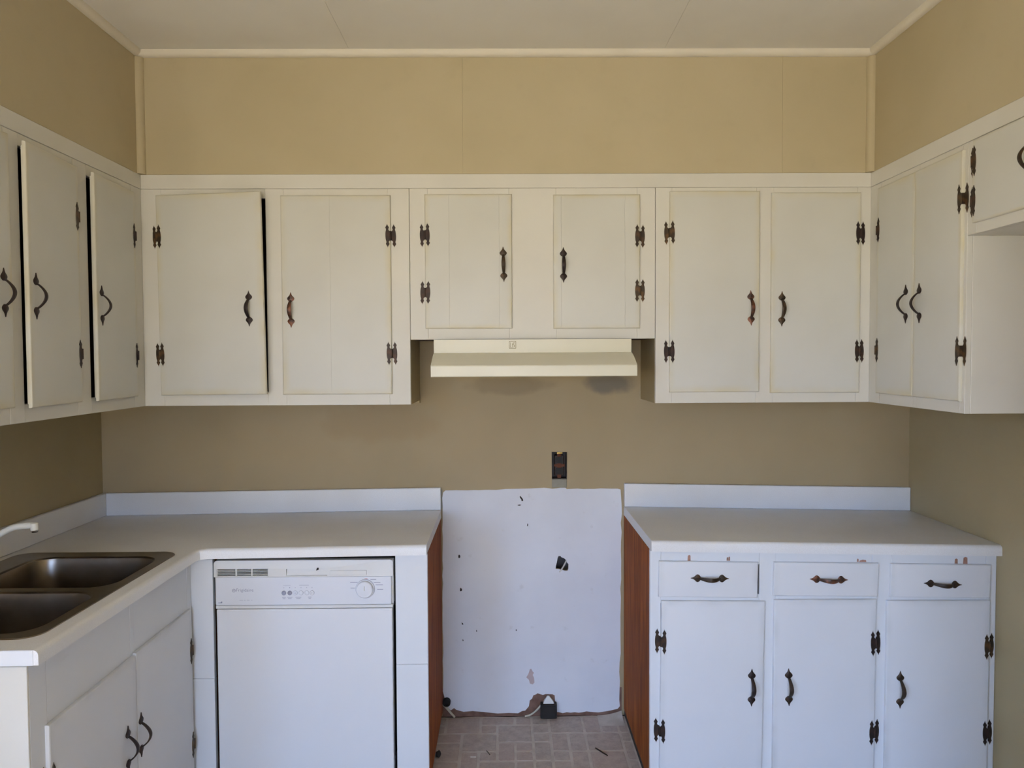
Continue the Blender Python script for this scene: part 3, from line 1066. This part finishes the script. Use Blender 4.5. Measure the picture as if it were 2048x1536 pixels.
# drawer cabinet
Q = Cabinet('base_cabinet', (0, YF, 0), 0, (1.14, 0, 0.0), 'white base cabinet with three drawers over three doors')
Q.shear = shear_r
x0, x1 = 0.5175, 1.7685
dr = [(0.545, 0.902, 0.723, 0.853), (0.958, 1.336, 0.731, 0.853), (1.379, 1.742, 0.729, 0.851)]
do = [(0.549, 0.922, 0.06, 0.709), (0.959, 1.329, 0.06, 0.709), (1.366, 1.741, 0.06, 0.703)]
lip = 0.011
ZT = 0.889
ed = [x0, 0.556, 0.911, 0.970, 1.318, 1.388, 1.731, x1]
for i in range(0, 8, 2):
    Q.board('stile', ed[i], ed[i + 1], 0.0, 0.0185, 0.04, ZT, 'white')
rails = []
for i, (a, b) in enumerate(((ed[1], ed[2]), (ed[3], ed[4]), (ed[5], ed[6]))):
    rails.append(Q.board('rail', a, b, 0.0003, 0.0185, dr[i][3] - lip, ZT, 'white'))
    Q.board('rail', a, b, 0.0003, 0.0185, do[i][3] - lip, dr[i][2] + lip, 'white')
    Q.board('rail', a, b, 0.0003, 0.0185, 0.04, do[i][2] + lip, 'white')
    Q.board('drawer_box_back', a - .004, b + .004, 0.05, 0.06, do[i][3] - 0.02, ZT - .002, 'interior', 0)
Q.board('toe_kick', x0 + .014, x1, 0.06, 0.075, 0.0, 0.039, 'toe', 0)
Q.board('side_panel', x0, x0 + 0.0135, 0.0187, 0.602, 0.03, ZT, 'wood', 0.0005)
Q.board('gap_shade_strip', x0 + .002, x0 + 0.0135, 0.03, 0.600, 0.0, 0.0295, 'dirt', 0)  # again a dark strip for the shaded gap at the floor
Q.board('back_panel', x0 + .014, x1, 0.590, 0.602, 0.0, ZT, 'interior', 0)
dhp = [(0.728, 0.793), (1.156, 0.786), (1.567, 0.766)]
for i in range(3):
    d = Q.door(*dr[i], 'l', (), dhp[i], 'white_door', tilt=SL_R, cu=(i == 1), name='drawer', horiz=True)
    d.children[0].rotation_euler = (0, PI / 2 + (0.0, 0.01, 0.03)[i], 0)
Q.door(*do[0], 'l', (0.560, 0.234), (0.878, 0.395), 'white_door', tilt=0.012)
Q.door(*do[1], 'r', (0.548, 0.221), (1.015, 0.390), 'white_door', tilt=0.004)
Q.door(*do[2], 'r', (0.532, 0.215), (1.418, 0.377), 'white_door', tilt=0.004)
# the gap beside the first drawer front: that front is cut short and its opening shows
# scraped paint on the rail above the drawers
for ri, x, z0, z1, wd in ((0, 0.6575, 0.852, 0.874, .0055), (0, 0.7955, 0.855, 0.868, .0028), (0, 0.802, 0.855, 0.870, .003),
                          (1, 1.266, 0.856, 0.868, .003), (1, 1.284, 0.8555, 0.864, .013), (2, 1.622, 0.854, 0.872, .0055), (2, 1.655, 0.853, 0.878, .008)):
    b = Q.base
    s = -SL_R * (x - .52) * .95
    blo = plate('scrape_mark', [(x - wd - b.x, z0 + s), (x + wd - b.x, z0 + s), (x + wd * .9 - b.x, z1 - .002 + s), (x - b.x, z1 + s), (x - wd * .8 - b.x, z1 - .003 + s)], [],
                lambda u, q, d: (u, -0.0004 + d, q), 0.0006, 'scrape', rails[ri])

# ------------------------------------------------------------------ dishwasher
dw = empty('dishwasher', (-0.7205, YF, 0.0))
tag(dw, 'white built-in dishwasher with dial and vent', 'dishwasher')
hw = 0.318
ZP0, ZP1, ZS0, ZT_ = 0.705, 0.806, 0.812, 0.866
box('tub', -hw + .012, hw - .012, 0.03, 0.56, 0.10, 0.862, 'dark', dw, 0.002)
box('door_panel', -hw + .006, hw - .004, -0.010, 0.028, 0.07, 0.690, 'enamel', dw, 0.004, 3)
box('door_strip', -hw + .003, hw - .002, -0.008, 0.028, 0.6915, 0.7035, 'dw_plastic', dw, 0.002, 2)
box('kick_plate', -hw + .006, hw - .006, 0.03, 0.05, 0.01, 0.066, 'dark', dw, 0.002)
# control console: upper fascia sloping back, with latch recess
cons = empty('console', (0, 0, 0))
cons.parent = dw
bm = bmesh.new()
prof = [(0.028, ZP0), (-0.012, ZP0), (-0.0135, ZP0 + .002), (-0.0135, ZT_ - 0.012), (-0.011, ZT_ - 0.004), (-0.004, ZT_), (0.028, ZT_)]
VENT = rrect(-hw + 0.010, -hw + 0.196, 0.8085, 0.838, 0.001, 1)
REC = rrect(-0.061, 0.085, 0.8105, 0.836, 0.003, 2)
REC2 = rrect(0.098, 0.222, 0.813, 0.829, 0.006, 3)
k_ = 1
box('console_body', -hw, hw, -0.002, 0.028, ZP0, ZT_ - .003, 'dw_plastic', dw, 0.002)
fr = plate('console_front', [(-hw, 0.8075), (hw, 0.8075), (hw, ZT_ - 0.010), (hw - .003, ZT_ - .004), (hw - .01, ZT_ - .001), (-hw + .01, ZT_ - .001), (-hw + .003, ZT_ - .004), (-hw, ZT_ - .010)],
           [rrect(-hw + 0.011, -hw + 0.195, 0.8095, 0.837, 0.001, 1), REC], lambda u, q, d: (u, -0.0135 + 0.35 * max(0, q - .85) + d, q), 0.012, 'dw_plastic', dw)
# vent grille: one piece of bars with fifteen slots, dark behind
slots = []
for c0, c1 in ((-0.305, -0.2415), (-0.2365, -0.1855), (-0.1805, -0.1265)):
    for r_ in range(5):
        z0 = 0.8113 + r_ * 0.0053
        slots.append([(c0, z0), (c1, z0), (c1, z0 + .0036), (c0, z0 + .0036)])
gr = plate('vent_grille', rrect(-hw + 0.0112, -hw + 0.1948, 0.8097, 0.8368, 0.001, 1), slots, lambda u, q, d: (u, -0.0120 + d, q), 0.006, 'dw_plastic', dw)
box('vent_dark', -hw + 0.0112, -hw + 0.1948, -0.0055, -0.0025, 0.8097, 0.8368, 'dark', dw, 0)
# latch recess: back and a sloping lip, the broken latch notch
bm = bmesh.new()
loft(bm, [[(-0.060, -0.0025, 0.811), (0.084, -0.0025, 0.811), (0.084, -0.0025, 0.8355), (-0.060, -0.0025, 0.8355)],
          [(-0.060, -0.0120, 0.811), (0.084, -0.0060, 0.811), (0.084, -0.0060, 0.8355), (-0.060, -0.0060, 0.8355)]])
from_bm('latch_recess', bm, 'dw_plastic', dw)
bm = bmesh.new()
bm_box(bm, 0.095, 0.225, -0.0152, -0.0136, 0.812, 0.829, 0.0012, 2)
from_bm('latch_bar', bm, 'dw_plastic', dw)
plate('latch_notch', [(0.045, 0.829), (0.053, 0.831), (0.055, 0.839), (0.049, 0.839)], [], lambda u, q, d: (u, -0.0142 + d, q), 0.006, 'dark', dw)
# printed control panel
cp = box('control_panel', -hw + .006, hw - .006, -0.0140, -0.0022, ZP0 + .001, 0.8068, 'dw_panel', dw, 0.002, 2)
YP = -0.0140

def flat(name, pts, mat, parent, holes=(), y=YP - .0003):
    return plate(name, pts, holes, lambda u, q, d: (u, y + d, q), 0.00025, mat, parent)

def bar(name, x, z, wd, ht, mat='ink_light'):
    return flat(name, [(x - wd / 2, z - ht / 2), (x + wd / 2, z - ht / 2), (x + wd / 2, z + ht / 2), (x - wd / 2, z + ht / 2)], mat, cp)

def circ(cx, cz, r, n_=14):
    return [(cx + r * math.cos(2 * PI * k / n_), cz + r * math.sin(2 * PI * k / n_)) for k in range(n_)]

def text(name, s, x, z, size, mat, parent):
    cu_ = bpy.data.curves.new(name, 'FONT')
    cu_.body = s
    cu_.size = size
    cu_.space_character = 1.05
    cu_.resolution_u = 2
    tmp = bpy.data.objects.new(name, cu_)
    COL.objects.link(tmp)
    dg = bpy.context.evaluated_depsgraph_get()
    me = bpy.data.meshes.new_from_object(tmp.evaluated_get(dg))
    bpy.data.objects.remove(tmp)
    me.name = name
    me.materials.clear()
    o_ = new_obj(name, me, mat, parent)
    o_.location = (x, YP - .0003, z)
    o_.rotation_euler = (PI / 2, 0, 0)
    return o_

ZB = 0.753
flat('brand_emblem', circ(-0.2475, 0.7595, 0.0062, 16), 'ink', cp, [circ(-0.2475, 0.7595, 0.0047, 14)])
flat('brand_emblem', [(-0.2510, 0.7615), (-0.2495, 0.7570), (-0.2475, 0.7600), (-0.2455, 0.7570), (-0.2440, 0.7615), (-0.2450, 0.7612), (-0.2460, 0.7588), (-0.2475, 0.7618), (-0.2490, 0.7588), (-0.2500, 0.7612)], 'ink', cp)
text('brand_lettering', 'Frigidaire', -0.2395, 0.7560, 0.0155, 'ink', cp)
for k, wd in enumerate((0.012, 0.006, 0.009, 0.004)):
    bar('small_print', -0.222 + k * 0.0125, 0.7245, wd, 0.0012)
flat('energy_mark', [(-0.3035, 0.7145), (-0.2900, 0.7145), (-0.2890, 0.7185), (-0.2920, 0.7215), (-0.2930, 0.7190), (-0.2975, 0.7160), (-0.3020, 0.7175)], 'ink', cp)
BX = [-0.0700, -0.0492, -0.0296, -0.0090, 0.0112, 0.0300]
for k, bx in enumerate(BX):
    if k < 2:
        bt = lathe('button', [(0.0082, 0.0), (0.0082, 0.0014), (0.0070, 0.0022)], 'button', cp, 18, 'y', (bx, YP - .0001, 0.7495))
    else:
        bt = lathe('button', [(0.0080, 0.0), (0.0080, 0.0012), (0.0068, 0.0020)], 'dw_panel', cp, 18, 'y', (bx, YP - .0001, 0.7495))
        flat('button_ring', circ(bx, 0.7495, 0.0086, 16), 'ink_light', cp, [circ(bx, 0.7495, 0.0081, 16)])
        if k in (2, 5):
            flat('button_dot', circ(bx, 0.7495, 0.0015, 8), 'ink', cp, y=YP - .0026)
    flat('indicator', circ(bx, 0.7685, 0.0016, 8), 'ink' if k == 1 else 'ink_light', cp)
bar('small_print', -0.0590, 0.7765, 0.026, 0.0010)
bar('small_print', 0.0020, 0.7770, 0.034, 0.0014)
for bx, wd in ((-0.0700, 0.013), (-0.0492, 0.018), (-0.0190, 0.021), (0.0215, 0.012)):
    bar('small_print', bx, 0.7340, wd, 0.0022)
    bar('small_print', bx, 0.7290, wd * .7, 0.0022)
# dial
dl = lathe('dial', [(0.0332, 0.0), (0.0332, 0.003), (0.0300, 0.0045), (0.0292, 0.0150), (0.0270, 0.0172), (0.0060, 0.0178)], 'dw_panel', cp, 36, 'y', (0.2190, YP - .0001, 0.7625))
lathe('dial_ring', [(0.0340, 0.0), (0.0340, 0.0024), (0.0310, 0.0032)], 'button', cp, 36, 'y', (0.2190, YP - .00005, 0.7625))
pt_ = plate('dial_pointer', [(-0.0012, 0.012), (0.0012, 0.012), (0.0022, -0.004), (-0.0022, -0.004)], [], lambda u, q, d: (0.2190 + u, YP - 0.0195 + d, 0.7640 + q), 0.002, 'white_plastic', cp)
for x, z, wd in ((0.1790, 0.7860, 0.026), (0.1745, 0.7650, 0.015), (0.2610, 0.7850, 0.024), (0.2690, 0.7760, 0.026), (0.2720, 0.7600, 0.021), (0.2480, 0.7955, 0.020)):
    bar('small_print', x, z, wd, 0.0020, 'ink')
bar('small_print', 0.2190, 0.7985, 0.003, 0.003, 'ink_red')
bar('small_print', 0.2250, 0.7985, 0.004, 0.003, 'ink_red')
for o_ in list(dw.children):
    if o_.name.startswith('console') and o_.type == 'EMPTY':
        bpy.data.objects.remove(o_)

# ------------------------------------------------------------------ sink
zs = 0.9095
sk = empty('kitchen_sink', (-1.41, -1.08, zs))
tag(sk, 'double-bowl stainless steel sink set into the worktop', 'sink')
outer = rrect(-1.687, -1.130, -1.493, -0.667, 0.055, 6)
b1 = rrect(-1.595, -1.168, -1.078, -0.724, 0.075, 7)
b2 = rrect(-1.595, -1.168, -1.452, -1.112, 0.075, 7)

def off(lp, d):
    cx = (min(p[0] for p in lp) + max(p[0] for p in lp)) / 2
    cy = (min(p[1] for p in lp) + max(p[1] for p in lp)) / 2
    hx_ = (max(p[0] for p in lp) - min(p[0] for p in lp)) / 2
    hy_ = (max(p[1] for p in lp) - min(p[1] for p in lp)) / 2
    return [(cx + (p[0] - cx) * (hx_ + d) / hx_, cy + (p[1] - cy) * (hy_ + d) / hy_) for p in lp]

ox, oy = 1.41, 1.08
bm = bmesh.new()
lo_ = [bm.verts.new((x + ox, y + oy, 0.0006)) for x, y in outer]
md_ = [bm.verts.new((x + ox, y + oy, 0.0045)) for x, y in off(outer, -0.004)]
tp_ = [bm.verts.new((x + ox, y + oy, 0.0030)) for x, y in off(outer, -0.016)]
for a, b in ((lo_, md_), (md_, tp_)):
    for i in range(len(a)):
        j = (i + 1) % len(a)
        bm.faces.new((a[i], a[j], b[j], b[i]))
holes = []
for bl in (b1, b2):
    hv = [bm.verts.new((x + ox, y + oy, 0.0030)) for x, y in bl]
    hv2 = [bm.verts.new((x + ox, y + oy, -0.002)) for x, y in off(bl, -0.004)]
    for i in range(len(hv)):
        j = (i + 1) % len(hv)
        bm.faces.new((hv[i], hv[j], hv2[j], hv2[i]))
    holes.append(hv)
fill_poly(bm, [tp_] + holes)
from_bm('rim', bm, 'steel', sk, 0.5)
for bl in (b1, b2):
    bm = bmesh.new()
    rings = []
    for d, z in ((-0.0042, -0.0022), (-0.008, -0.02), (-0.012, -0.10), (-0.018, -0.150), (-0.028, -0.170), (-0.050, -0.180), (-0.110, -0.184)):
        rings.append([(x + ox, y + oy, z) for x, y in off(bl, d)])
    cx = sum(p[0] for p in bl) / len(bl) + ox
    cy = sum(p[1] for p in bl) / len(bl) + oy
    rings.append([(cx + 0.045 * math.cos(math.atan2(p[1] - cy, p[0] - cx)), cy + 0.045 * math.sin(math.atan2(p[1] - cy, p[0] - cx)), -0.1865) for p in rings[-1]])
    loft(bm, rings, cap0=False)
    bw = from_bm('bowl', bm, 'steel', sk, 0.6)
    lathe('drain', [(0.044, -0.1862), (0.044, -0.1845), (0.036, -0.1845), (0.030, -0.1860), (0.006, -0.1860), (0.006, -0.1800), (0.003, -0.1795)], 'drain', bw, 24, 'z', (cx, cy, 0))

# faucet on the sink deck, spout tip hanging over the bowls
fc = empty('faucet', (-1.641, -1.095, zs + 0.0032))
tag(fc, 'white plastic faucet with a low arching spout over the sink', 'faucet')
plate('deck_plate', rrect(-0.027, 0.027, -0.105, 0.105, 0.026, 6), [], lambda u, q, d: (u, q, 0.012 - d), 0.0118, 'white_plastic', fc)
lathe('spout_base', [(0.020, 0.012), (0.020, 0.030), (0.016, 0.046), (0.013, 0.050)], 'white_plastic', fc)
sp_pts = catmull([(0.0, 0, 0.045), (0.02, 0.0, 0.075), (0.09, 0.002, 0.120), (0.160, 0.004, 0.160), (0.205, 0.006, 0.182), (0.245, 0.008, 0.187), (0.268, 0.009, 0.1865)], 6)
spo = tube('spout', sp_pts, 0.0095, 'white_plastic', fc, 12)
lathe('nozzle', [(0.0105, 0.174), (0.0110, 0.178), (0.0105, 0.194), (0.006, 0.196)], 'white_plastic', spo, 18, 'z', (0.264, 0.009, 0))
lathe('aerator', [(0.0080, 0.167), (0.0092, 0.169), (0.0092, 0.1742), (0.009, 0.1742)], 'chrome', spo, 18, 'z', (0.264, 0.009, 0))
for s in (-1, 1):
    hb_ = lathe('tap_handle', [(0.017, 0.012), (0.018, 0.030), (0.013, 0.040), (0.020, 0.048), (0.021, 0.060), (0.015, 0.068)], 'white_plastic', fc, 18, 'z', (0, s * 0.078, 0))

# ------------------------------------------------------------------ things on the bare wall
ou = empty('wall_outlet', (0.236, 0.03, 1.050))
tag(ou, 'old dark brown wall outlet without a cover, above the bare wall patch', 'outlet')
open_box('box', -0.0325, 0.0325, -0.0165, 0.03, 0.0002, 0.1180, 0.0015, 'brown_plastic', ou)
box('yoke', -0.0085, 0.0085, -0.0190, -0.0175, 0.004, 0.115, 'rust', ou, 0.0003)
for zc in (0.083, 0.034):
    f_ = plate('socket_face', rrect(-0.0165, 0.0165, zc - 0.0145, zc + 0.0145, 0.009, 5), [], lambda u, q, d: (u, -0.0235 + d, q), 0.0045, 'black_plastic', ou)
    for dx in (-0.006, 0.006):
        box('slot', dx - .0011, dx + .0011, -0.0238, -0.0234, zc - .001, zc + .007, 'dark', f_, 0)
box('body', -0.0195, 0.0195, -0.0174, 0.010, 0.014, 0.103, 'brown_plastic', ou, 0.002)
box('mounting_strap', -0.021, 0.024, -0.0188, -0.0176, 0.053, 0.064, 'rust', ou, 0.0004)
lathe('screw', [(0.0035, 0.0), (0.0035, 0.0015), (0.002, 0.0022)], 'brass', ou, 12, 'y', (0.006, -0.0191, 0.1135))
box('ear', -0.010, 0.014, -0.0205, -0.0192, 0.1105, 0.1165, 'brass', ou, 0.0004)

ro = empty('range_outlet', (0.184, -0.03, 0.0012))
tag(ro, 'black range plug box on the floor against the bare wall', 'outlet')
box('box', -0.036, 0.036, -0.006, 0.026, 0.0, 0.066, 'black_plastic', ro, 0.005, 3)
box('cover', -0.030, 0.030, -0.0082, -0.0062, 0.006, 0.056, 'black_plastic', ro, 0.001)
bm = bmesh.new()
loft(bm, [[(-0.024, 0.0, 0.0655), (0.024, 0.0, 0.0655), (0.024, 0.020, 0.0655), (-0.024, 0.020, 0.0655)],
          [(-0.020, 0.004, 0.075), (0.019, 0.004, 0.075), (0.019, 0.020, 0.075), (-0.020, 0.020, 0.075)],
          [(-0.006, 0.012, 0.094), (0.004, 0.012, 0.094), (0.004, 0.020, 0.094), (-0.006, 0.020, 0.094)]])
from_bm('cable_clamp', bm, 'white_plastic', ro, 0.6)

tag(tube('cable', catmull([(0.150, -0.012, 0.052), (0.130, -0.013, 0.030), (0.105, -0.014, 0.012), (0.080, -0.015, 0.0052)], 5), 0.0042, 'cable'),
    'pale cable running down beside the black range plug box', 'cable')
tag(tube('cable', catmull([(-0.2795, -0.010, 0.060), (-0.262, -0.014, 0.043), (-0.244, -0.018, 0.024), (-0.228, -0.020, 0.0065)], 5), 0.0048, 'cable'),
    'pale cable in the corner by the round black pipe end', 'cable')
pp = lathe('pipe_stub', [(0.0175, -0.003), (0.0175, 0.018), (0.0160, 0.020), (0.0125, 0.020), (0.012, 0.004)], 'black_plastic', None, 24, 'y', (-0.2635, -0.0025, 0.070))
tag(pp, 'round black pipe end low on the bare wall', 'pipe')
tag(tube('wire', catmull([(0.232, 0.012, 0.636), (0.238, -0.004, 0.645), (0.252, -0.004, 0.666), (0.266, 0.010, 0.688), (0.272, 0.030, 0.70)], 5), 0.0036, 'white_plastic'),
    'white wire crossing the hole in the bare wall', 'wire')

# debris on the vinyl
tag(tube('twig', [(0.358, -0.290, 0.0042), (0.375, -0.315, 0.0044), (0.386, -0.330, 0.0040), (0.399, -0.348, 0.0040)], [0.0022, 0.0028, 0.0026, 0.0018], 'dirt', None, 6),
    'thin dark twig lying on the vinyl floor', 'twig')
tag(box('chip', -0.145, -0.122, -0.348, -0.341, 0.0012, 0.0032, 'white_plastic', None, 0.0008), 'small white paint chip on the vinyl floor', 'debris')
tag(tube('splinter', [(-0.082, -0.300, 0.0030), (-0.074, -0.318, 0.0034), (-0.068, -0.332, 0.0028)], 0.0016, 'dirt', None, 6), 'tiny dark curved splinter on the vinyl floor', 'debris')
bm = bmesh.new()
bmesh.ops.create_icosphere(bm, subdivisions=2, radius=0.012)
for vv in bm.verts:
    vv.co = Vector((vv.co.x * .9 - 0.272, vv.co.y * 1.5 - 0.335, max(0.0012, vv.co.z * (1 + .3 * math.sin(vv.co.x * 400)) + .010)))
tag(from_bm('dirt_clump', bm, 'dirt', None, 1.0), 'black clump of dirt against the wood side panel', 'debris')
